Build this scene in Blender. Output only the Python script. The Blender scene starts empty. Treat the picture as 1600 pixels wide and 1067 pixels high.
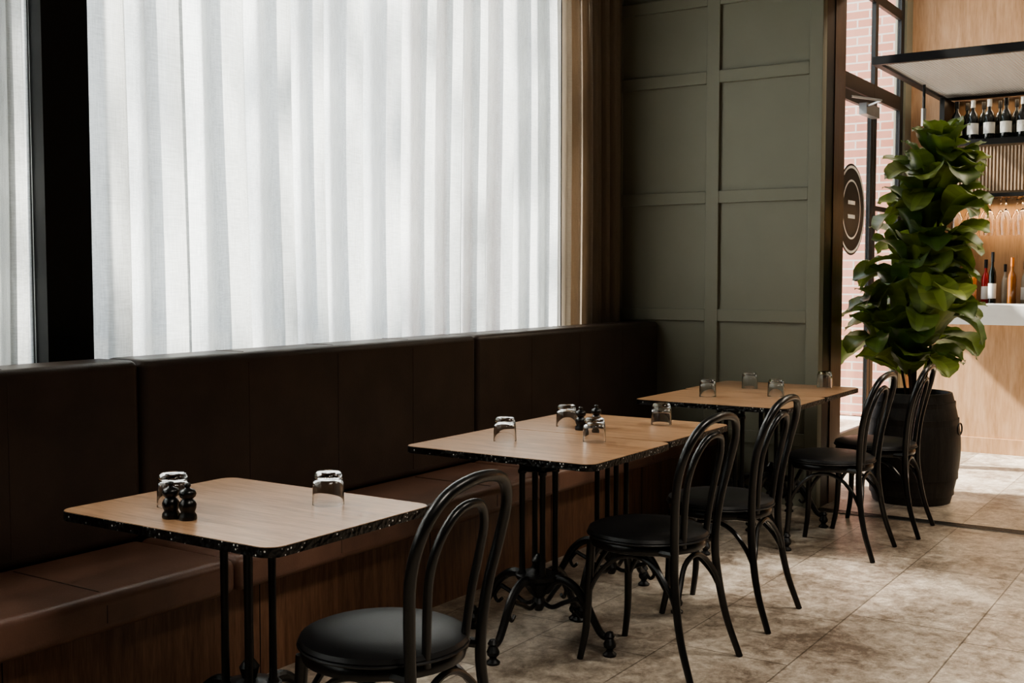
import bpy, bmesh, math, random
from mathutils import Vector, Matrix
random.seed(7)
scene = bpy.context.scene
D = bpy.data
pi = math.pi

# ------------------------------------------------------------------ materials
def new_mat(name):
    m = D.materials.new(name); m.use_nodes = True
    nt = m.node_tree; nt.nodes.clear()
    out = nt.nodes.new('ShaderNodeOutputMaterial')
    return m, nt, out
def N(nt, t, **kw):
    n = nt.nodes.new(t)
    for k, v in kw.items():
        if hasattr(n, k): setattr(n, k, v)
    return n
def L(nt, a, b): nt.links.new(a, b)
def ramp(nt, fac, stops):
    r = N(nt, 'ShaderNodeValToRGB'); e = r.color_ramp.elements
    e[0].position = stops[0][0]; e[0].color = (*stops[0][1], 1)
    e[1].position = stops[-1][0]; e[1].color = (*stops[-1][1], 1)
    for p, c in stops[1:-1]:
        x = e.new(p); x.color = (*c, 1)
    L(nt, fac, r.inputs[0]); return r
def coords(nt, scale=(1, 1, 1), rot=(0, 0, 0), loc=(0,0,0)):
    tc = N(nt, 'ShaderNodeTexCoord'); mp = N(nt, 'ShaderNodeMapping')
    mp.inputs['Scale'].default_value = scale; mp.inputs['Rotation'].default_value = rot
    mp.inputs['Location'].default_value = loc
    L(nt, tc.outputs['Object'], mp.inputs[0]); return mp.outputs[0]
def noise(nt, vec, scale, detail=4, rough=.55, dist=0):
    n = N(nt, 'ShaderNodeTexNoise'); n.inputs['Scale'].default_value = scale
    n.inputs['Detail'].default_value = detail; n.inputs['Roughness'].default_value = rough
    n.inputs['Distortion'].default_value = dist
    L(nt, vec, n.inputs['Vector']); return n.outputs['Fac']
def bump(nt, h, s, d=.01):
    b = N(nt, 'ShaderNodeBump'); b.inputs['Strength'].default_value = s
    b.inputs['Distance'].default_value = d; L(nt, h, b.inputs['Height']); return b.outputs[0]
def simple(name, c, rough=.5, metal=0, var=.15, nscale=8, bmp=0, bscale=60, spec=.5, coat=0, scale=(1,1,1)):
    m, nt, out = new_mat(name)
    p = N(nt, 'ShaderNodeBsdfPrincipled')
    v = coords(nt, scale)
    n = noise(nt, v, nscale)
    r = ramp(nt, n, [(.3, tuple(x*(1-var) for x in c)), (.7, tuple(min(1, x*(1+var)) for x in c))])
    L(nt, r.outputs[0], p.inputs['Base Color'])
    p.inputs['Roughness'].default_value = rough; p.inputs['Metallic'].default_value = metal
    p.inputs['Specular IOR Level'].default_value = spec
    p.inputs['Coat Weight'].default_value = coat
    if bmp: L(nt, bump(nt, noise(nt, v, bscale), bmp), p.inputs['Normal'])
    L(nt, p.outputs[0], out.inputs[0]); return m
def wood(name, c1, c2, c3, rough=.4, scale=(1, 12, 12), s=3, coat=0):
    m, nt, out = new_mat(name)
    p = N(nt, 'ShaderNodeBsdfPrincipled')
    v = coords(nt, scale)
    a = noise(nt, v, s, 6, .6, .8); b = noise(nt, v, s*6, 3, .6, .2)
    mx = N(nt, 'ShaderNodeMix'); mx.data_type = 'FLOAT'; mx.inputs[0].default_value = .35
    L(nt, a, mx.inputs[2]); L(nt, b, mx.inputs[3])
    r = ramp(nt, mx.outputs[0], [(.34, c1), (.5, c2), (.66, c3)])
    L(nt, r.outputs[0], p.inputs['Base Color'])
    p.inputs['Roughness'].default_value = rough; p.inputs['Coat Weight'].default_value = coat
    L(nt, bump(nt, mx.outputs[0], .08), p.inputs['Normal'])
    L(nt, p.outputs[0], out.inputs[0]); return m
def glass(name, col=(1, 1, 1), rough=0):
    m, nt, out = new_mat(name)
    g = N(nt, 'ShaderNodeBsdfGlass'); g.inputs['Color'].default_value = (*col, 1)
    g.inputs['Roughness'].default_value = rough; g.inputs['IOR'].default_value = 1.45
    L(nt, g.outputs[0], out.inputs[0]); return m
def pane(name):
    m, nt, out = new_mat(name)
    t = N(nt, 'ShaderNodeBsdfTransparent'); g = N(nt, 'ShaderNodeBsdfGlossy'); g.inputs['Roughness'].default_value = .02
    mx = N(nt, 'ShaderNodeMixShader'); f = N(nt, 'ShaderNodeLayerWeight'); f.inputs[0].default_value = .5
    pw = N(nt, 'ShaderNodeMath', operation='POWER'); L(nt, f.outputs['Facing'], pw.inputs[0]); pw.inputs[1].default_value = 5
    mu = N(nt, 'ShaderNodeMath', operation='MULTIPLY_ADD'); L(nt, pw.outputs[0], mu.inputs[0]); mu.inputs[1].default_value = .5; mu.inputs[2].default_value = .03
    L(nt, mu.outputs[0], mx.inputs[0]); L(nt, t.outputs[0], mx.inputs[1]); L(nt, g.outputs[0], mx.inputs[2])
    t.inputs[0].default_value = (.96, .98, .98, 1)
    L(nt, mx.outputs[0], out.inputs[0]); return m
def fabric(name, c, trans, transp, var=.12):
    m, nt, out = new_mat(name)
    v = coords(nt, (1, 1, .06)); n = noise(nt, v, 220, 3, .6)
    v2 = coords(nt, (1, 1, .8)); n2 = noise(nt, v2, 2.2, 3, .5)
    v3 = coords(nt, (1, .05, 1)); n3 = noise(nt, v3, 260, 2, .6)
    a = N(nt, 'ShaderNodeMath', operation='ADD'); L(nt, n, a.inputs[0]); L(nt, n3, a.inputs[1])
    a2 = N(nt, 'ShaderNodeMath', operation='MULTIPLY_ADD'); L(nt, a.outputs[0], a2.inputs[0]); a2.inputs[1].default_value = .35
    q = N(nt, 'ShaderNodeMath', operation='MULTIPLY'); L(nt, n2, q.inputs[0]); q.inputs[1].default_value = .3
    L(nt, q.outputs[0], a2.inputs[2])
    r = ramp(nt, a2.outputs[0], [(.38, tuple(x*(1-var) for x in c)), (.62, tuple(min(1, x*(1+var)) for x in c))])
    d = N(nt, 'ShaderNodeBsdfDiffuse'); t = N(nt, 'ShaderNodeBsdfTranslucent'); tr = N(nt, 'ShaderNodeBsdfTransparent')
    L(nt, r.outputs[0], d.inputs[0]); L(nt, r.outputs[0], t.inputs[0])
    m1 = N(nt, 'ShaderNodeMixShader'); m1.inputs[0].default_value = trans
    L(nt, d.outputs[0], m1.inputs[1]); L(nt, t.outputs[0], m1.inputs[2])
    m2 = N(nt, 'ShaderNodeMixShader'); m2.inputs[0].default_value = transp
    L(nt, m1.outputs[0], m2.inputs[1]); L(nt, tr.outputs[0], m2.inputs[2])
    L(nt, m2.outputs[0], out.inputs[0]); return m

M = {}
M['black'] = simple('black_lacquer', (.007, .007, .007), .30, 0, .2, 20, .03, 40, coat=.1)
M['iron'] = simple('cast_iron', (.009, .009, .009), .38, .2, .2, 20, .15, 90)
M['vinyl'] = simple('black_vinyl', (.010, .010, .011), .42, 0, .1, 20, .06, 220)
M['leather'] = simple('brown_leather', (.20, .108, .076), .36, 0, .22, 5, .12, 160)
M['leather_back_shade'] = simple('brown_leather_back_shade', (.052, .033, .024), .44, 0, .22, 5, .12, 160)  # same leather as the seat, colour darkened for the shade on the back
M['stitch'] = simple('stitch_thread', (.07, .045, .035), .6, 0, .1)
M['walnut'] = wood('walnut_veneer', (.10, .046, .026), (.18, .09, .050), (.26, .135, .078), .45, (10, 10, .9), 3)
M['oak'] = wood('table_oak', (.28, .15, .075), (.44, .255, .14), (.57, .36, .215), .31, (1.2, 14, 14), 2.5)
M['barwood'] = wood('bar_oak', (.36, .20, .10), (.47, .28, .155), (.56, .36, .22), .5, (8, 8, .8), 2)
M['barrel'] = wood('barrel_wood', (.010, .008, .007), (.020, .016, .013), (.036, .029, .024), .55, (14, 14, 1), 3)
M['sage'] = simple('sage_paint', (.250, .245, .185), .5, 0, .04, 3, .02, 200)
M['charcoal'] = simple('charcoal_paint', (.010, .011, .011), .7, 0, .1)
M['darkwall'] = simple('dark_plaster', (.05, .047, .042), .8, 0, .1)
M['ceil'] = simple('ceiling_paint', (.12, .115, .105), .8, 0, .05)
M['frame'] = simple('black_steel', (.010, .010, .010), .4, .2, .1)
M['jamb'] = wood('jamb_dark_wood', (.045, .022, .013), (.08, .040, .023), (.11, .058, .034), .4, (10, 10, .8), 3)
M['sheer'] = fabric('sheer_linen', (.66, .67, .66), .60, .05, .20)
M['drape'] = fabric('beige_linen', (.44, .36, .28), .30, 0, .1)
M['pane'] = pane('window_glass')
M['glass'] = glass('tumbler_glass')
M['white'] = simple('white_stone', (.72, .71, .68), .3, 0, .06, 6)
M['whitewall'] = simple('plaster_white', (.62, .58, .52), .7, 0, .04)
M['soil'] = simple('soil', (.02, .014, .01), .9, 0, .4, 40, .5, 60)
M['stem'] = simple('stem_bark', (.06, .035, .02), .8, 0, .3, 30, .3)
M['label'] = simple('paper_label', (.75, .73, .68), .6)
M['bottle_dark'] = simple('bottle_dark_glass', (.006, .008, .006), .12, 0, .1, coat=.6)
for nm, c in dict(red=(.35, .02, .015), amber=(.20, .07, .015), green=(.03, .09, .03), clear=(.35, .30, .22), orange=(.45, .14, .03)).items():
    M['b_'+nm] = simple('bottle_'+nm, c, .12, 0, .1, coat=.6)
M['brass'] = simple('ribbed_brass', (.30, .205, .13), .35, .5, .1)
M['steel'] = simple('brushed_steel', (.35, .35, .34), .4, .9, .1)
M['ground'] = simple('pavement', (.72, .69, .65), .8, 0, .1, 2)
M['backbar'] = wood('backbar_wood', (.30, .17, .08), (.40, .24, .12), (.48, .30, .16), .5, (8, 8, .8), 2)
M['treeleaf'] = simple('tree_leaf', (.10, .16, .05), .6)
M['lampwhite'] = simple('lamp_housing', (.6, .6, .58), .5)

# table edge: hammered black metal with bright flecks
m, nt, out = new_mat('hammered_edge'); p = N(nt, 'ShaderNodeBsdfPrincipled')
v = coords(nt); vo = N(nt, 'ShaderNodeTexVoronoi'); vo.inputs['Scale'].default_value = 80; L(nt, v, vo.inputs['Vector'])
r = ramp(nt, vo.outputs['Distance'], [(.16, (.75, .75, .73)), (.24, (.010, .010, .010))])
n = noise(nt, v, 25, 2); r2 = ramp(nt, n, [(.48, (.010, .010, .010)), (.54, (1, 1, 1))])
mm = N(nt, 'ShaderNodeMix'); mm.data_type = 'RGBA'; mm.blend_type = 'MULTIPLY'; mm.inputs[0].default_value = 1
L(nt, r.outputs[0], mm.inputs[6]); L(nt, r2.outputs[0], mm.inputs[7]); L(nt, mm.outputs[2], p.inputs['Base Color'])
p.inputs['Roughness'].default_value = .3
L(nt, bump(nt, vo.outputs['Distance'], .3), p.inputs['Normal']); L(nt, p.outputs[0], out.inputs[0]); M['edge'] = m

# floor stone tiles
m, nt, out = new_mat('travertine_tiles'); p = N(nt, 'ShaderNodeBsdfPrincipled')
v = coords(nt, (1, 1, 1), (0, 0, pi/2))
br = N(nt, 'ShaderNodeTexBrick'); br.offset = .37; br.squash = .66; br.squash_frequency = 2
br.inputs['Scale'].default_value = 1; br.inputs['Brick Width'].default_value = .92; br.inputs['Row Height'].default_value = .46
br.inputs['Mortar Size'].default_value = .0035; br.inputs['Mortar Smooth'].default_value = .3
br.inputs['Color1'].default_value = (.66, .64, .61, 1); br.inputs['Color2'].default_value = (1.0, .98, .95, 1); br.inputs['Mortar'].default_value = (.36, .34, .31, 1)
L(nt, v, br.inputs['Vector'])
v2 = coords(nt, (1.2, 1, 1)); n1 = noise(nt, v2, 2.2, 10, .66, .5); n2 = noise(nt, v2, 13, 9, .82, .3)
mx = N(nt, 'ShaderNodeMix'); mx.data_type = 'FLOAT'; mx.inputs[0].default_value = .55; L(nt, n1, mx.inputs[2]); L(nt, n2, mx.inputs[3])
r = ramp(nt, mx.outputs[0], [(.41, (.185, .145, .110)), (.47, (.35, .295, .24)), (.53, (.52, .455, .38)), (.59, (.74, .67, .58))])
mm = N(nt, 'ShaderNodeMix'); mm.data_type = 'RGBA'; mm.blend_type = 'MULTIPLY'; mm.inputs[0].default_value = 1
L(nt, r.outputs[0], mm.inputs[6]); L(nt, br.outputs['Color'], mm.inputs[7]); L(nt, mm.outputs[2], p.inputs['Base Color'])
p.inputs['Roughness'].default_value = .36
L(nt, bump(nt, mm.outputs[2], .15), p.inputs['Normal']); L(nt, p.outputs[0], out.inputs[0]); M['floor'] = m

# brick
m, nt, out = new_mat('red_brick'); p = N(nt, 'ShaderNodeBsdfPrincipled')
v = coords(nt, (1, 1, 1), (pi/2, 0, 0))
br = N(nt, 'ShaderNodeTexBrick'); br.inputs['Scale'].default_value = 1
br.inputs['Brick Width'].default_value = .24; br.inputs['Row Height'].default_value = .085; br.inputs['Mortar Size'].default_value = .008
br.inputs['Color1'].default_value = (.40, .17, .12, 1); br.inputs['Color2'].default_value = (.50, .25, .19, 1); br.inputs['Mortar'].default_value = (.50, .44, .39, 1)
L(nt, v, br.inputs['Vector']); L(nt, br.outputs['Color'], p.inputs['Base Color']); p.inputs['Roughness'].default_value = .85
L(nt, p.outputs[0], out.inputs[0]); M['brick'] = m

# leaf
m, nt, out = new_mat('fig_leaf'); p = N(nt, 'ShaderNodeBsdfPrincipled')
at = N(nt, 'ShaderNodeAttribute'); at.attribute_name = 'leafcol'
L(nt, at.outputs['Color'], p.inputs['Base Color']); p.inputs['Roughness'].default_value = .38
t = N(nt, 'ShaderNodeBsdfTranslucent'); t.inputs[0].default_value = (.30, .40, .08, 1)
mx = N(nt, 'ShaderNodeMixShader'); mx.inputs[0].default_value = .18
L(nt, p.outputs[0], mx.inputs[1]); L(nt, t.outputs[0], mx.inputs[2]); L(nt, mx.outputs[0], out.inputs[0]); M['leaf'] = m

# perforated mesh
m, nt, out = new_mat('perforated_metal'); p = N(nt, 'ShaderNodeBsdfPrincipled')
v = coords(nt, (1, 1, 0)); ck = N(nt, 'ShaderNodeTexVoronoi'); ck.inputs['Scale'].default_value = 45; ck.inputs['Randomness'].default_value = 0
L(nt, v, ck.inputs['Vector']); r = ramp(nt, ck.outputs['Distance'], [(.28, (0, 0, 0)), (.34, (1, 1, 1))])
p.inputs['Base Color'].default_value = (.40, .39, .37, 1); p.inputs['Roughness'].default_value = .5
tr = N(nt, 'ShaderNodeBsdfTransparent'); mx = N(nt, 'ShaderNodeMixShader'); L(nt, r.outputs[0], mx.inputs[0])
L(nt, tr.outputs[0], mx.inputs[1]); L(nt, p.outputs[0], mx.inputs[2]); L(nt, mx.outputs[0], out.inputs[0]); M['mesh'] = m

# ------------------------------------------------------------------ builder
class B:
    def __init__(s): s.v = []; s.f = []; s.fm = []; s.mats = []
    def mi(s, k):
        if k not in s.mats: s.mats.append(k)
        return s.mats.index(k)
    def add(s, vs, fs, k):
        o = len(s.v); s.v += [Vector(q) for q in vs]; i = s.mi(k)
        for f in fs: s.f.append([o+a for a in f]); s.fm.append(i)
    def box(s, x0, x1, y0, y1, z0, z1, k):
        vs = [(x0,y0,z0),(x1,y0,z0),(x1,y1,z0),(x0,y1,z0),(x0,y0,z1),(x1,y0,z1),(x1,y1,z1),(x0,y1,z1)]
        s.add(vs, [(0,3,2,1),(4,5,6,7),(0,1,5,4),(1,2,6,5),(2,3,7,6),(3,0,4,7)], k)
    def tube(s, pts, rad, k, n=10, closed=False, cap=True):
        pts = [Vector(q) for q in pts]; m = len(pts)
        if not hasattr(rad, '__len__'): rad = [rad]*m
        T = []
        for i in range(m):
            a = pts[(i-1) % m] if (closed or i > 0) else pts[i]
            b = pts[(i+1) % m] if (closed or i < m-1) else pts[i]
            T.append((b-a).normalized())
        u = T[0].orthogonal().normalized(); vs = []; fs = []
        for i in range(m):
            u = (u - T[i]*u.dot(T[i])).normalized(); w = T[i].cross(u)
            for j in range(n):
                a = 2*pi*j/n; vs.append(pts[i]+(u*math.cos(a)+w*math.sin(a))*rad[i])
        for i in range(m-1 if not closed else m):
            i2 = (i+1) % m
            for j in range(n):
                j2 = (j+1) % n; fs.append((i*n+j, i*n+j2, i2*n+j2, i2*n+j))
        if cap and not closed:
            fs.append(tuple(range(n-1, -1, -1))); fs.append(tuple((m-1)*n+j for j in range(n)))
        s.add(vs, fs, k)
    def lathe(s, prof, c, k, n=24):
        c = Vector(c); vs = []; fs = []; ring = []
        for r, z in prof:
            if r < 1e-6: ring.append([len(vs)]); vs.append(c+Vector((0, 0, z)))
            else:
                ring.append(list(range(len(vs), len(vs)+n)))
                vs += [c+Vector((r*math.cos(2*pi*j/n), r*math.sin(2*pi*j/n), z)) for j in range(n)]
        for a, b in zip(ring[:-1], ring[1:]):
            for j in range(n):
                j2 = (j+1) % n
                if len(a) == 1 and len(b) == 1: continue
                if len(a) == 1: fs.append((a[0], b[j], b[j2]))
                elif len(b) == 1: fs.append((a[j], b[0], a[j2]))
                else: fs.append((a[j], b[j], b[j2], a[j2]))
        s.add(vs, fs, k)
    def prism(s, poly, z0, z1, ktop, kside):
        n = len(poly)
        s.add([(x, y, z1) for x, y in poly], [tuple(range(n))], ktop)
        s.add([(x, y, z0) for x, y in poly], [tuple(range(n-1, -1, -1))], kside)
        vs = [(x, y, z0) for x, y in poly]+[(x, y, z1) for x, y in poly]
        s.add(vs, [(i, (i+1) % n, n+(i+1) % n, n+i) for i in range(n)], kside)
    def finish(s, name, loc=(0, 0, 0), rz=0, bevel=0, seg=2, ang=38, recalc=True, parent=None):
        me = D.meshes.new(name); me.from_pydata([tuple(q) for q in s.v], [], s.f)
        for k in s.mats: me.materials.append(M[k])
        me.polygons.foreach_set('material_index', s.fm)
        me.update()
        if recalc:
            bm = bmesh.new(); bm.from_mesh(me); bmesh.ops.recalc_face_normals(bm, faces=bm.faces); bm.to_mesh(me); bm.free()
        me.polygons.foreach_set('use_smooth', [True]*len(me.polygons))
        me.set_sharp_from_angle(angle=math.radians(ang))
        ob = D.objects.new(name, me); scene.collection.objects.link(ob)
        ob.location = loc; ob.rotation_euler = (0, 0, rz)
        if parent: ob.parent = parent
        if bevel:
            b = ob.modifiers.new('bevel', 'BEVEL'); b.width = bevel; b.segments = seg; b.limit_method = 'ANGLE'; b.angle_limit = math.radians(50)
            b.harden_normals = False
        return ob
def copy(ob, loc, rz=0):
    o = ob.copy(); scene.collection.objects.link(o); o.location = loc; o.rotation_euler = (0, 0, rz); return o
def catmull(pts, n=6):
    P = [Vector(q) for q in pts]; P = [P[0]*2-P[1]]+P+[P[-1]*2-P[-2]]; out = []
    for i in range(1, len(P)-2):
        for j in range(n):
            t = j/n; a, b, c, d = P[i-1:i+3]
            out.append(.5*((2*b)+(c-a)*t+(2*a-5*b+4*c-d)*t*t+(3*b-a-3*c+d)*t**3))
    out.append(P[-2]); return out

# ------------------------------------------------------------------ room shell
WY = 6.6      # panelled wall front face
CH = 3.75     # ceiling main room
WIN = [(-2.8, -.25), (0, 2.38), (2.53, 6.02)]
b = B(); b.box(-3.95, 3.4, -3.4, 10.9, -.1, 0, 'floor'); b.finish('floor')
b = B(); b.box(-3.95, 3.4, -3.4, 7.0, CH, CH+.1, 'ceil'); b.finish('ceiling')
b = B(); b.box(-2.9, 3.4, 7.0, 10.9, 4.1, 4.2, 'whitewall'); b.finish('ceiling_bar')
# window wall (left)
b = B()
b.box(-3.95, -3.65, -3.2, 7.0, 0, .95, 'charcoal'); b.box(-3.95, -3.65, -3.2, 7.0, 3.5, CH, 'charcoal')
for y0, y1 in [(-3.2, -2.8), (-.25, 0.0), (2.38, 2.53), (6.02, 7.0)]:
    b.box(-3.95, -3.65, y0, y1, .95, 3.5, 'charcoal')
b.finish('wall_left')
b = B(); b.box(-3.65, -3.50, 2.408, 2.592, 0, CH, 'charcoal'); b.finish('trim_1')
for i, (y0, y1) in enumerate(WIN):
    b = B(); x0, x1 = -3.93, -3.88
    b.box(x0, x1, y0, y0+.03, .95, 3.5, 'frame'); b.box(x0, x1, y1-.03, y1, .95, 3.5, 'frame')
    b.box(x0, x1, y0+.03, y1-.03, .95, .99, 'frame'); b.box(x0, x1, y0+.03, y1-.03, 3.46, 3.5, 'frame')
    b.box(x0+.02, x1-.02, y0+.03, y1-.03, .99, 3.46, 'pane')
    b.finish('window_%d' % (i+1))
b = B(); b.box(3.2, 3.4, -3.2, 10.9, 0, 4.1, 'darkwall'); b.finish('wall_right')
b = B(); b.box(-3.95, 3.4, -3.4, -3.2, 0, 4.1, 'darkwall'); b.finish('wall_rear')
# panelled wall
b = B()
b.box(-3.65, -2.19, WY+.012, WY+.06, 0, CH, 'sage')
x_st = [(-3.65, -3.50), (-2.915, -2.83), (-2.27, -2.19)]
for x0, x1 in x_st: b.box(x0, x1, WY-.012, WY+.012, 0, CH, 'sage')
for zc in [.40, 1.135, 1.86, 2.59, 3.06]:
    for x0, x1 in [(-3.50, -2.915), (-2.83, -2.27)]:
        b.box(x0, x1, WY-.0118, WY+.012, zc-.037, zc+.037, 'sage')
b.finish('wall_back', bevel=.002, seg=1)
b = B()
b.box(-3.65, -2.23, WY+.06, 7.0, 0, CH, 'darkwall')
b.box(-2.23, -2.19, WY+.06, WY+.20, 0, 3.06, 'frame')
b.box(-2.23, -2.185, WY+.20, 7.0, 0, 3.06, 'jamb')
b.box(-2.19, 1.2, WY, 7.0, 3.06, CH, 'frame')
b.box(-2.19, 1.2, WY+.1, WY+.14, 3.01, 3.06, 'jamb')
b.finish('trim_2')
b = B(); b.box(1.2, 3.2, WY, 7.0, 0, CH, 'darkwall'); b.finish('wall_back_right')
# threshold track
b = B()
b.box(-2.18, 1.2, WY-.06, WY+.03, 0, .004, 'steel')
for i in range(3): b.box(-2.18, 1.2, WY-.052+i*.03, WY-.036+i*.03, .004, .006, 'frame')
b.finish('door_track')

# bar room left glazed wall
GX = -2.76
b = B()
b.box(GX-.15, GX, 7.0, 7.25, 0, 4.1, 'darkwall')
b.box(GX-.08, GX+.02, 10.50, 10.7, 0, 4.1, 'sage')
b.finish('wall_left_bar')
b = B()
FX = GX-.035
def post(y0, y1, z0=0, z1=4.1): b.box(FX, GX, y0, y1, z0, z1, 'frame')
post(7.25, 7.33); post(8.30, 8.38); post(9.62, 9.70); post(10.40, 10.50)
b.box(FX+.001, GX-.001, 7.33, 10.40, 2.83, 2.95, 'frame'); b.box(FX+.001, GX-.001, 7.33, 10.40, 3.62, 3.70, 'frame')
b.box(FX+.001, GX-.001, 7.33, 8.30, 0, .06, 'frame'); b.box(FX+.001, GX-.001, 9.70, 10.40, 0, .06, 'frame')
b.box(FX+.001, GX-.001, 9.70, 10.40, 1.92, 1.96, 'frame')
b.box(GX-.022, GX-.016, 7.33, 10.40, 2.95, 4.1, 'pane')
b.box(GX-.022, GX-.016, 7.33, 8.30, .06, 2.83, 'pane'); b.box(GX-.022, GX-.016, 9.70, 10.40, .06, 2.83, 'pane')
b.finish('window_4')
b = B()
b.box(FX, GX-.002, 8.39, 8.46, .01, 2.82, 'frame'); b.box(FX, GX-.002, 9.54, 9.61, .01, 2.82, 'frame')
b.box(FX, GX-.002, 8.46, 9.54, .01, .14, 'frame'); b.box(FX, GX-.002, 8.46, 9.54, 2.74, 2.82, 'frame')
b.box(GX-.022, GX-.016, 8.46, 9.54, .14, 2.74, 'pane')
b.box(GX-.002, GX+.06, 9.20, 9.56, 2.66, 2.75, 'steel')
b.tube([(GX+.03, 9.25, 2.72), (GX+.20, 9.1, 2.74), (GX+.03, 8.9, 2.76)], .01, 'steel', 6)
b.tube([(GX-.02, 8.56, .8), (GX+.05, 8.56, .8), (GX+.05, 8.56, 1.4), (GX-.02, 8.56, 1.4)], .014, 'steel', 8)
b.finish('door_1')
# round decal on the glass (plain stand-in mark)
b = B()
cy, cz = 9.08, 1.90
def ring(r0, r1, k, x):
    n = 48; vs = []; fs = []
    for j in range(n):
        a = 2*pi*j/n
        vs += [(x, cy+r0*math.cos(a), cz+r0*math.sin(a)), (x, cy+r1*math.cos(a), cz+r1*math.sin(a))]
    for j in range(n): j2 = (j+1) % n; fs.append((2*j, 2*j+1, 2*j2+1, 2*j2))
    b.add(vs, fs, k)
ring(.001, .36, 'frame', GX-.012); ring(.325, .345, 'label', GX-.010); ring(.22, .235, 'label', GX-.010)
b.box(GX-.012, GX-.010, cy-.09, cy+.09, cz+.04, cz+.07, 'label'); b.box(GX-.012, GX-.010, cy-.09, cy+.09, cz-.07, cz-.04, 'label')
b.finish('door_sign', recalc=False)

# bar room back wall
b = B(); b.box(-2.84, 3.2, 10.7, 10.9, 0, 4.1, 'barwood'); b.finish('wall_back_bar')

# ------------------------------------------------------------------ exterior
b = B(); b.box(-22, -3.95, -14, 22, -.14, -.04, 'ground'); b.box(-3.95, GX-.15, 7.0, 22, -.14, -.04, 'ground'); b.finish('pavement')
b = B(); b.box(-9.5, -2.95, 11.5, 11.9, -.03, 6, 'brick'); b.finish('brick_wall')
# unseen tree added outside the windows to dapple sunlight on the sheers
b = B(); rt = random.Random(4)
b.tube(catmull([(0, 0, -.035), (.1, .05, 1.6), (0, 0, 3.2), (.05, .1, 6)], 5), [.16]*10+[.08]*6, 'stem', 10)
for k in range(14):
    a = k*2.4; z = 3.4+k*.18; ln = rt.uniform(1.5, 3.2)
    b.tube([(0, 0, z), (.5*ln*math.cos(a), .5*ln*math.sin(a), z+.5), (.6*ln*math.cos(a), ln*math.sin(a), z+1.0)], [.05, .035, .015], 'stem', 6)
for k in range(420):
    c = Vector((rt.gauss(0, .8), rt.uniform(-3.2, 3.6), rt.uniform(3.6, 7.6)))
    s = rt.uniform(.11, .24); q = Vector((rt.uniform(-1, 1), rt.uniform(-1, 1), rt.uniform(-1, 1))).normalized(); w = q.orthogonal().normalized(); u = q.cross(w)
    b.add([c-w*s, c-u*s*.5, c+w*s, c+u*s*.5], [(0, 1, 2, 3)], 'treeleaf')
b.finish('added_dapple_tree', (-8.6, 2.4, 0), recalc=False)

# ------------------------------------------------------------------ bench
bq = D.objects.new('leather_banquette', None); scene.collection.objects.link(bq)
b = B()
b.box(-3.34, -2.86, -3.0, WY-.015, 0, .34, 'walnut')
b.box(-3.43, -3.34, -3.0, WY-.015, 0, 1.05, 'walnut')
for k in range(11):
    y = -3.0+k*.96
    b.box(-2.8605, -2.858, y, y+.003, 0, .34, 'frame')
b.finish('base', parent=bq)
b = B()
segs = [-3.0, -1.43, .57, 2.57, 4.57, WY-.015]
for y0, y1 in zip(segs[:-1], segs[1:]):
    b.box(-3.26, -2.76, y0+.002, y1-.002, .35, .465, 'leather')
    b.box(-3.43, -3.22, y0+.002, y1-.002, .47, 1.09, 'leather_back_shade')
b.finish('cushions', bevel=.028, seg=4, parent=bq)
b = B()
for y0, y1 in zip(segs[:-1], segs[1:]):
    n = 4
    for k in range(1, n):
        y = y0+(y1-y0)*k/n
        b.tube([(-3.21, y, .4655), (-2.80, y, .4655), (-2.772, y, .456), (-2.7605, y, .43), (-2.7605, y, .38)], .002, 'stitch', 6)
        b.tube([(-3.2195, y, .50), (-3.2195, y, 1.05), (-3.228, y, 1.078), (-3.25, y, 1.0905), (-3.40, y, 1.0905)], .0015, 'stitch', 6)
b.finish('seams', parent=bq)

# ------------------------------------------------------------------ curtains
def curtain(name, y0, y1, mat, wl, amp, x=-3.56, z0=.93, z1=3.7, seed=1, ovr=(.10, .18)):
    rnd = random.Random(seed); vs = []; fs = []
    base = []; y = y0; per = 24
    while y < y1-1e-4:
        w = min(wl*rnd.uniform(.7, 1.3), y1-y)
        if y1-y-w < wl*.4: w = y1-y
        ov = rnd.uniform(*ovr); am = amp*rnd.uniform(.65, 1.1)*min(1, w/wl); ph = rnd.uniform(-.3, .3)
        for j in range(per):
            t = j/per
            base.append((y+w*(t-ov*math.sin(4*pi*t)), am*math.sin(2*pi*t)+.006*math.sin(6*pi*t+ph)))
        y += w
    base.append((y1, 0)); n = len(base)-1
    zs = [z0+(z1-z0)*k/16 for k in range(17)]
    for z in zs:
        for yy, xx in base:
            e = min(1, (yy-y0)/.1, (y1-yy)/.1); e = max(0, e)
            vs.append((x+xx*(1-.12*math.sin(z*2+yy)), yy+e*.014*math.sin(z*1.3+yy*2.1), z))
    for k in range(16):
        for i in range(n):
            a = k*(n+1)+i; fs.append((a, a+1, a+n+2, a+n+1))
    bb = B(); bb.add(vs, fs, mat); return bb.finish(name, recalc=False, ang=80)
curtain('sheer_curtain', -2.9, 2.402, 'sheer', .25, .065, seed=3)
curtain('sheer_curtain', 2.60, 5.93, 'sheer', .26, .068, seed=5)
curtain('linen_drape', 5.84, 6.58, 'drape', .14, .065, x=-3.50, seed=8, ovr=(.05, .1))

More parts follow.
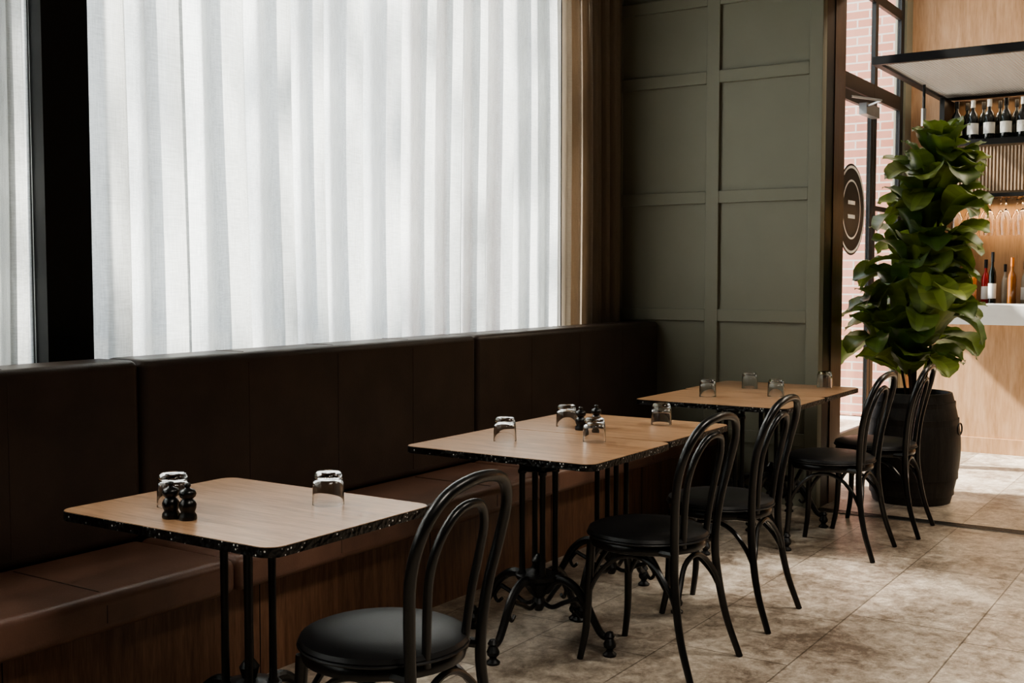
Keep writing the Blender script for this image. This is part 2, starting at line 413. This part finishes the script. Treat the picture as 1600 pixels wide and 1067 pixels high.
# ------------------------------------------------------------------ chair
def chair_mesh():
    b = B()
    b.lathe([(0, .415), (.195, .415), (.208, .42), (.211, .435), (.205, .447), (.2, .449), (0, .449)], (0, 0, 0), 'black', 36)
    b.lathe([(.198, .4485), (.212, .452), (.217, .463), (.212, .474), (.19, .483), (.12, .489), (0, .491)], (0, 0, 0), 'vinyl', 36)
    b.tube([(.2165*math.cos(2*pi*j/36), .2165*math.sin(2*pi*j/36), .456) for j in range(36)], .004, 'vinyl', 6, closed=True)
    half = [(.275, .195, 0), (.225, .180, .15), (.195, .165, .32), (.19, .160, .44), (.200, .178, .58), (.222, .200, .70), (.250, .190, .80), (.272, .135, .868), (.282, .05, .893)]
    pts = half+[(x, -y, z) for x, y, z in reversed(half)]
    P = catmull(pts, 5); n = len(P)
    rr = [.0150 if q.z > .3 else .0120+.003*q.z/.3 for q in P]
    b.tube(P, rr, 'black', 12)
    half = [(.185, .085, .44), (.198, .100, .58), (.215, .112, .68), (.238, .098, .765), (.256, .045, .822)]
    P = catmull(half+[(x, -y, z) for x, y, z in reversed(half)], 5)
    b.tube(P, .0118, 'black', 12)
    for s in (1, -1):
        P = catmull([(-.155, s*.135, .43), (-.160, s*.143, .28), (-.166, s*.150, .12), (-.185, s*.162, 0)], 4)
        b.tube(P, [.017-.005*i/(len(P)-1) for i in range(len(P))], 'black', 10)
        b.tube([(.13, s*.15, .43), (.19, s*.16, .43)], .014, 'black', 8)
    def arch(p, q, lift=.40):
        p = Vector(p); q = Vector(q); mid = (p+q)/2
        inw = -Vector((mid.x, mid.y, 0)); 
        if inw.length > 0: inw = inw.normalized()*.02
        a = p.lerp(q, .10)+Vector((0, 0, .07)); c = p.lerp(q, .28)+Vector((0, 0, (lift-p.z)*.85)); 
        d = q.lerp(p, .28)+Vector((0, 0, (lift-p.z)*.85)); e = q.lerp(p, .10)+Vector((0, 0, .07))
        mid.z = lift
        b.tube(catmull([p, a+inw*.3, c+inw, mid+inw, d+inw, e+inw*.3, q], 4), .0095, 'black', 8)
    z = .24
    fl = [(-.161, .145, z), (-.161, -.145, z)]; bl = [(.207, .172, z), (.207, -.172, z)]
    arch(fl[0], fl[1]); arch(fl[0], bl[0]); arch(fl[1], bl[1]); arch(bl[0], bl[1])
    return b
ch = chair_mesh().finish('dining_chair', (-1.85, 2.215, 0), math.radians(4))
copy(ch, (-1.84, 3.68, 0), math.radians(-2)); copy(ch, (-1.85, 4.36, 0), math.radians(2))
copy(ch, (-1.82, 5.69, 0), 0); copy(ch, (-1.77, 6.30, 0), math.radians(3))

# ------------------------------------------------------------------ tables
def rrect(hx, hy, r, n=7):
    out = []
    for cx, cy, a0 in [(hx-r, hy-r, 0), (-hx+r, hy-r, pi/2), (-hx+r, -hy+r, pi), (hx-r, -hy+r, 3*pi/2)]:
        for i in range(n+1):
            a = a0+pi/2*i/n; out.append((cx+r*math.cos(a), cy+r*math.sin(a)))
    return out
def table_mesh():
    b = B()
    b.prism(rrect(.402, .309, .045), .725, .7485, 'edge', 'edge')
    b.prism(rrect(.400, .307, .043), .7485, .75, 'oak', 'oak')
    b.box(-.17, .17, -.02, .02, .711, .725, 'iron'); b.box(-.02, .02, -.17, .17, .7109, .7249, 'iron')
    b.lathe([(0, .66), (.02, .66), (.045, .69), (.085, .70), (.085, .711), (0, .711)], (0, 0, 0), 'iron', 16)
    for sx in (1, -1):
        for sy in (1, -1):
            c = (sx*.045, sy*.045, 0)
            b.lathe([(0, .25), (.017, .25), (.017, .265), (.0115, .275), (.0105, .46), (.0115, .64), (.016, .645), (.016, .655), (.0115, .66), (.0115, .685), (.018, .69), (.018, .711), (0, .711)], c, 'iron', 12)
    b.lathe([(0, .12), (.015, .12), (.03, .15), (.02, .17), (.045, .20), (.05, .225), (.085, .245), (.088, .26), (.05, .27), (.02, .28), (.028, .31), (.01, .335), (0, .335)], (0, 0, 0), 'iron', 20)
    b.lathe([(0, .655), (.07, .655), (.075, .66), (.07, .667), (0, .667)], (0, 0, 0), 'iron', 20)
    for k in range(4):
        R = Matrix.Rotation(k*pi/2, 3, 'Z')
        P = [R @ q for q in catmull([(.03, 0, .20), (.075, 0, .245), (.13, 0, .245), (.19, 0, .20), (.235, 0, .125), (.27, 0, .075), (.305, 0, .065)], 5)]
        n = len(P); b.tube(P, [.019-.006*i/(n-1) for i in range(n)], 'iron', 10)
        P = [R @ q for q in catmull([(.02, 0, .15), (.06, 0, .14), (.11, 0, .165), (.17, 0, .19)], 4)]
        b.tube(P, .009, 'iron', 8)
        P = [R @ q for q in catmull([(.17, 0, .19), (.20, 0, .15), (.185, 0, .125), (.165, 0, .14)], 4)]
        b.tube(P, .007, 'iron', 8)
        c = R @ Vector((.305, 0, 0))
        b.lathe([(0, 0), (.024, 0), (.026, .008), (.014, .018), (.012, .024), (.022, .034), (.024, .045), (.018, .058), (.014, .066), (.020, .074), (.012, .088), (0, .092)], c, 'iron', 14)
    return b
tx = -2.295
tb = table_mesh().finish('bistro_table', (tx-.005, 2.18, 0), 0, ang=30)
copy(tb, (tx+.035, 3.61, 0)); copy(tb, (tx+.01, 4.230, 0))
copy(tb, (tx+.01, 5.51, 0)); copy(tb, (tx-.005, 6.13, 0))

# ------------------------------------------------------------------ tumblers, mills
b = B()
b.lathe([(0, .092), (.028, .092), (.035, .088), (.039, .080), (.0425, .05), (.044, .006), (.0436, 0), (.0416, 0), (.0412, .006), (.0395, .05), (.0355, .070), (.029, .075), (0, .076)], (0, 0, 0), 'glass', 36)
tum = None
for x, y in [(-2.484, 2.083), (-2.146, 2.334), (-2.41, 3.606), (-2.43, 4.10), (-2.118, 3.78), (-2.125, 4.37), (-2.417, 5.515), (-2.40, 6.05), (-2.124, 5.72), (-2.07, 6.34)]:
    if tum is None: tum = b.finish('glass_tumbler', (x, y, .7502), ang=50)
    else: copy(tum, (x, y, .7502))
b = B()
b.lathe([(0, 0), (.022, 0), (.0235, .004), (.0225, .012), (.0175, .020), (.0215, .030), (.0225, .040), (.0175, .050), (.013, .054), (.020, .060), (.0225, .068), (.019, .077), (.009, .081), (.006, .084), (.009, .088), (.008, .094), (0, .097)], (0, 0, 0), 'black', 24)
mill = b.finish('pepper_mill', (-2.365, 1.975, .7501), ang=60)
copy(mill, (-2.312, 1.985, .7501)); copy(mill, (-2.325, 4.035, .7501)); copy(mill, (-2.305, 4.13, .7501))

# ------------------------------------------------------------------ plant + barrel
PX, PY = -1.80, 7.20
b = B()
H = .67
prof = [(0, .01), (.225, 0)]+[(.228+.055*math.sin(pi*i/12), H*i/12) for i in range(13)]+[(.205, H), (.205, H-.06), (0, H-.06)]
b.lathe(prof, (0, 0, 0), 'barrel', 40)
for z in (.07, .17, .50, .60):
    r = .228+.055*math.sin(pi*z/H)
    b.lathe([(r, z-.018), (r+.003, z-.018), (r+.003, z+.018), (r, z+.018)], (0, 0, 0), 'barrel', 40)
P = [(.285+.012, .03*math.cos(a), .5-.035+.035*math.sin(a)) for a in [2*pi*i/16 for i in range(16)]]
b.tube(P, .005, 'iron', 6, closed=True)
b.lathe([(0, H-.055), (.2, H-.055)], (0, 0, 0), 'soil', 30)
b.finish('barrel_planter', (PX, PY, 0), -.2)

b = B()
b.tube(catmull([(0, 0, .615), (.01, 0, 1.0), (.05, .01, 1.6), (.10, 0, 2.1)], 5), [.018]*16, 'stem', 8)
for dx, dy in [(.04, .03), (-.04, .02), (0, -.04)]:
    b.tube(catmull([(dx, dy, .615), (dx*2, dy*2, .9), (dx*1.5+.05, dy*1.5, 1.5), (dx+.09, dy, 1.95)], 5), .009, 'stem', 6)
nstem = len(b.f)
leafcols = [(.05, .03, .02)]*nstem
rnd = random.Random(11)
def leaf(base, az, el, Ln, W, tone):
    nu, nv = 12, 8; vs = []; fs = []
    ph = rnd.uniform(0, 6); roll = rnd.uniform(-.4, .4)
    R = Matrix.Rotation(az, 3, 'Z') @ Matrix.Rotation(-el, 3, 'Y') @ Matrix.Rotation(roll, 3, 'X')
    for i in range(nu+1):
        s = i/nu
        w = W*(max(0, math.sin(pi*(.04+.96*s**1.15)))**.5)*(0.58+.55*s) if 0 < s < 1 else (.006 if s == 0 else W*.3)
        for j in range(nv+1):
            t = j/nv*2-1
            x = s*Ln + (0 if s < 1 else -.018*abs(t)); y = t*w
            z = .34*abs(t)**1.5*w + .10*Ln*math.sin(pi*s*.9) - .35*Ln*max(0, s-.4)**2 + .010*math.sin(9*s+ph+(2 if t > 0 else 0))*t*t + (.003*math.cos(s*28) * abs(t))
            vs.append(Vector(base)+R @ Vector((x, y, z)))
    for i in range(nu):
        for j in range(nv):
            a = i*(nv+1)+j; fs.append((a, a+1, a+nv+2, a+nv+1))
            t = abs((j+.5)/nv*2-1)
            k = 1.6 if t < .2 else (1.0 if i % 3 else 1.25)
            leafcols.append(tuple(min(1, q*k) for q in tone))
    b.add(vs, fs, 'leaf')
nl = 195; ga = 2.39996
for i in range(nl):
    f = i/(nl-1); z = .76+f*1.38
    hw = .29+.04*math.sin(z*7) - .11*max(0, (f-.5)/.5) - .05*max(0, (.12-f)/.12)
    az = i*ga+rnd.uniform(-.35, .35)
    el = math.radians(rnd.choice([rnd.uniform(-38, 5), rnd.uniform(25, 75)])+12*max(0, f-.8)/.2)
    if f < .08: el = abs(el)*.7
    Ln = rnd.uniform(.22, .30)*(1-.2*max(0, f-.7)/.3); W = Ln*rnd.uniform(.41, .48)
    rb = max(.02, hw-.14+rnd.uniform(-.07, .06))
    cx = -.05+.19*max(0, (z-.8)/1.3)
    g = rnd.random()**1.4
    tone = (.050+.20*g, .108+.20*g, .026+.045*g)
    leaf((cx+rb*math.cos(az), rb*math.sin(az), z), az, el, Ln, W, tone)
for i in range(9):
    az = i*ga; leaf((.14, 0, 2.06+.01*i), az, math.radians(40+3*i), .20, .085, (.17, .26, .06))
pl = b.finish('fiddle_leaf_fig', (PX, PY, 0), 0, recalc=False, ang=80)
ca = pl.data.color_attributes.new('leafcol', 'FLOAT_COLOR', 'CORNER')
buf = []
for poly in pl.data.polygons:
    c = leafcols[poly.index] if poly.index < len(leafcols) else (.05, .12, .03)
    for _ in poly.loop_indices: buf += [c[0], c[1], c[2], 1]
ca.data.foreach_set('color', buf)

# ------------------------------------------------------------------ bar
b = B()
b.box(-2.35, 2.6, 9.42, 10.0, .12, 1.0, 'barwood'); b.box(-2.33, 2.6, 9.40, 9.98, 0, .12, 'barwood')
b.box(-2.40, 2.6, 9.36, 10.05, 1.0, 1.15, 'white')
for k in range(1, 5): b.box(-2.35+k*.98, -2.347+k*.98, 9.4185, 9.42, .12, 1.0, 'frame')
b.finish('bar_counter', bevel=.003)
b = B()
b.box(-2.4, 2.6, 10.25, 10.69, 0, 1.08, 'barwood'); b.box(-2.4, 2.6, 10.2, 10.69, 1.08, 1.12, 'frame')
b.box(-2.4, -2.36, 10.3, 10.69, 1.12, 2.90, 'frame')
b.box(-2.36, 2.6, 10.66, 10.69, 1.12, 2.90, 'backbar')
b.box(-2.36, 2.6, 10.30, 10.66, 2.48, 2.53, 'frame')     # wine shelf
b.box(-2.36, 2.6, 10.30, 10.66, 2.04, 2.07, 'frame')      # glass rack
b.box(-2.36, 2.6, 10.32, 10.36, 2.07, 2.48, 'brass')
for k in range(150):
    x = -2.345+k*.028; b.tube([(x, 10.32, 2.09), (x, 10.32, 2.46)], .012, 'brass', 6)
b.finish('back_bar_shelving')
def bottle(b, x, y, z, h, r, k, lab=True, foil='frame'):
    b.lathe([(0, 0), (r*.9, 0), (r, .01), (r, h*.55), (r*.85, h*.64), (r*.36, h*.74), (r*.32, h*.95), (r*.38, h*.955), (r*.38, h), (0, h)], (x, y, z), k, 14)
    if lab: b.lathe([(r+.001, h*.14), (r+.0015, h*.14), (r+.0015, h*.42), (r+.001, h*.42)], (x, y, z), 'label', 14)
    if foil: b.lathe([(r*.4, h*.82), (r*.42, h*.82), (r*.42, h*1.005), (0, h*1.005)], (x, y, z), foil, 10)
b = B()
for k in range(28): bottle(b, -2.28+k*.132, 10.40, 2.531, .335, .046, 'bottle_dark', True, 'label' if k % 3 else 'frame')
for k in range(28): bottle(b, -2.22+k*.132, 10.54, 2.531, .335, .046, 'bottle_dark', False, 'frame')
b.finish('wine_bottles')
b = B()
kk = ['b_amber', 'bottle_dark', 'b_clear', 'bottle_dark', 'b_red', 'b_amber', 'b_green', 'b_orange', 'b_clear', 'bottle_dark']
for k in range(46):
    h = rnd.uniform(.34, .46); bottle(b, -2.27+k*.078, 10.38+.13*(k % 2), 1.121, h, rnd.uniform(.028, .036), kk[(k*7+3) % 10], rnd.random() > .6, rnd.choice(['frame', 'b_orange', 'frame']))
b.finish('liquor_bottles')
b = B()
for row, yy in enumerate((10.36, 10.52)):
    for k in range(26):
        x = -2.25+k*.13+row*.06
        b.lathe([(0, 2.04), (.035, 2.04), (.036, 2.035), (.007, 2.028), (.0055, 2.02), (.0055, 1.94), (.02, 1.925), (.046, 1.87), (.050, 1.82), (.041, 1.72), (.038, 1.72), (.046, 1.82), (.042, 1.87), (.016, 1.917), (0, 1.923)], (x, yy, 0), 'glass', 16)
b.finish('hanging_wine_glasses')
# canopy
b = B()
cx0, cx1, cy0, cy1, cz0, cz1 = -2.46, 2.6, 8.50, 10.62, 2.91, 2.97
for a in [(cx0, cx1, cy0, cy0+.05), (cx0, cx1, cy1-.05, cy1), (cx0, cx0+.05, cy0+.05, cy1-.05), (cx1-.05, cx1, cy0+.05, cy1-.05), (-.1, -.05, cy0+.05, cy1-.05)]:
    b.box(a[0], a[1], a[2], a[3], cz0, cz1, 'frame')
b.box(cx0+.05, cx1-.05, cy0+.05, cy1-.05, cz0+.02, cz0+.024, 'mesh')
for x in (-.08, cx1-.025):
    for y in (cy0+.025, cy1-.1): b.tube([(x, y, cz1), (x, y, 4.1)], .010, 'frame', 8)
b.tube([(cx0+.10, 9.6, cz0), (cx0+.10, 9.6, 2.72)], .012, 'frame', 8); b.tube([(cx0+.10, 9.6, 2.72), (cx0+.10, 9.6, 2.58)], .02, 'steel', 8)
b.finish('hanging_canopy')

# ------------------------------------------------------------------ lights
sun = D.lights.new('sun', 'SUN'); sun.energy = 12; sun.angle = math.radians(2.0); sun.color = (1, .93, .84)
so = D.objects.new('sun', sun); scene.collection.objects.link(so)
so.rotation_euler = Vector((1, .26, -.95)).to_track_quat('-Z', 'Y').to_euler()
def area(name, loc, size, sy, power, col, d):
    l = D.lights.new(name, 'AREA'); l.shape = 'RECTANGLE'; l.size = size; l.size_y = sy; l.energy = power; l.color = col
    o = D.objects.new(name, l); scene.collection.objects.link(o); o.location = loc
    o.rotation_euler = Vector(d).to_track_quat('-Z', 'Y').to_euler(); return o
area('shelf_light', (.1, 10.5, 2.0), 4.8, .03, 18, (1, .66, .36), (0, 0, -1))
area('shelf_light', (.1, 10.5, 2.88), 4.8, .03, 5, (1, .72, .45), (0, 0, -1))
area('ceiling_lamp', (.3, 8.6, 4.05), 3, 1.0, 60, (1, .86, .68), (0, 0, -1))
# linear ceiling fixtures in the dining room
for y in (1.6, 4.6):
    b = B(); b.box(-.15, .75, y-.85, y+.85, CH-.05, CH, 'lampwhite'); b.finish('ceiling_lamp_housing')
    l = area('ceiling_light', (.3, y, CH-.055), .8, 1.6, 26, (1, .91, .80), (0, 0, -1)); l.data.spread = math.radians(115)
# added spotlight and can over the aisle, imitating sun streaks on the floor
def streak_spot(loc, tgt, e, ang, blend):
    d = (Vector(tgt)-Vector(loc)).normalized()
    b = B(); q = Vector(loc)
    b.tube([q-d*.16, q-d*.02], .045, 'frame', 16, cap=False); b.tube([q-d*.10, Vector((q.x, q.y, CH))], .010, 'frame', 6)
    b.finish('added_streak_can')
    l = D.lights.new('streak_spot', 'SPOT'); l.energy = e; l.spot_size = math.radians(ang); l.spot_blend = blend; l.shadow_soft_size = .02; l.color = (1, .93, .84)
    o = D.objects.new('streak_spot', l); scene.collection.objects.link(o); o.location = loc; o.rotation_euler = d.to_track_quat('-Z', 'Y').to_euler()
streak_spot((1.3, 6.2, 3.55), (-1.70, 5.0, 0), 700, 15, 1.0)
w = D.worlds.new('world'); scene.world = w; w.use_nodes = True
bg = w.node_tree.nodes['Background']; bg.inputs[0].default_value = (.84, .91, 1, 1); bg.inputs[1].default_value = 2.3
def portal(loc, sx, sy, mat):
    o = area('portal', loc, sx, sy, 1, (1, 1, 1), (1, 0, 0)); o.rotation_euler = mat.to_euler()
    try: o.data.cycles.is_portal = True
    except Exception: D.objects.remove(o)
MX = Matrix(((0, 0, -1), (1, 0, 0), (0, -1, 0)))
for y0, y1 in WIN: portal((-3.98, (y0+y1)/2, 2.22), y1-y0, 2.5, MX)
portal((GX-.2, 8.85, 2.1), 3.1, 4.0, MX)

# ------------------------------------------------------------------ camera
cam = D.cameras.new('camera'); co = D.objects.new('camera', cam); scene.collection.objects.link(co)
th, ph = math.radians(33.4), math.radians(3.3)
F = Vector((-math.sin(th)*math.cos(ph), math.cos(th)*math.cos(ph), -math.sin(ph)))
R = Vector((math.cos(th), math.sin(th), 0)); U = R.cross(F)
mt = Matrix((R, U, -F)).transposed().to_4x4(); mt.translation = (0, 0, 1.38); co.matrix_world = mt
cam.sensor_width = 36; cam.lens = 1790/1600*36; cam.clip_start = .05
scene.camera = co
scene.view_settings.view_transform = 'AgX'
try: scene.view_settings.look = 'AgX - Medium High Contrast'
except Exception: pass
scene.view_settings.exposure = 0.92
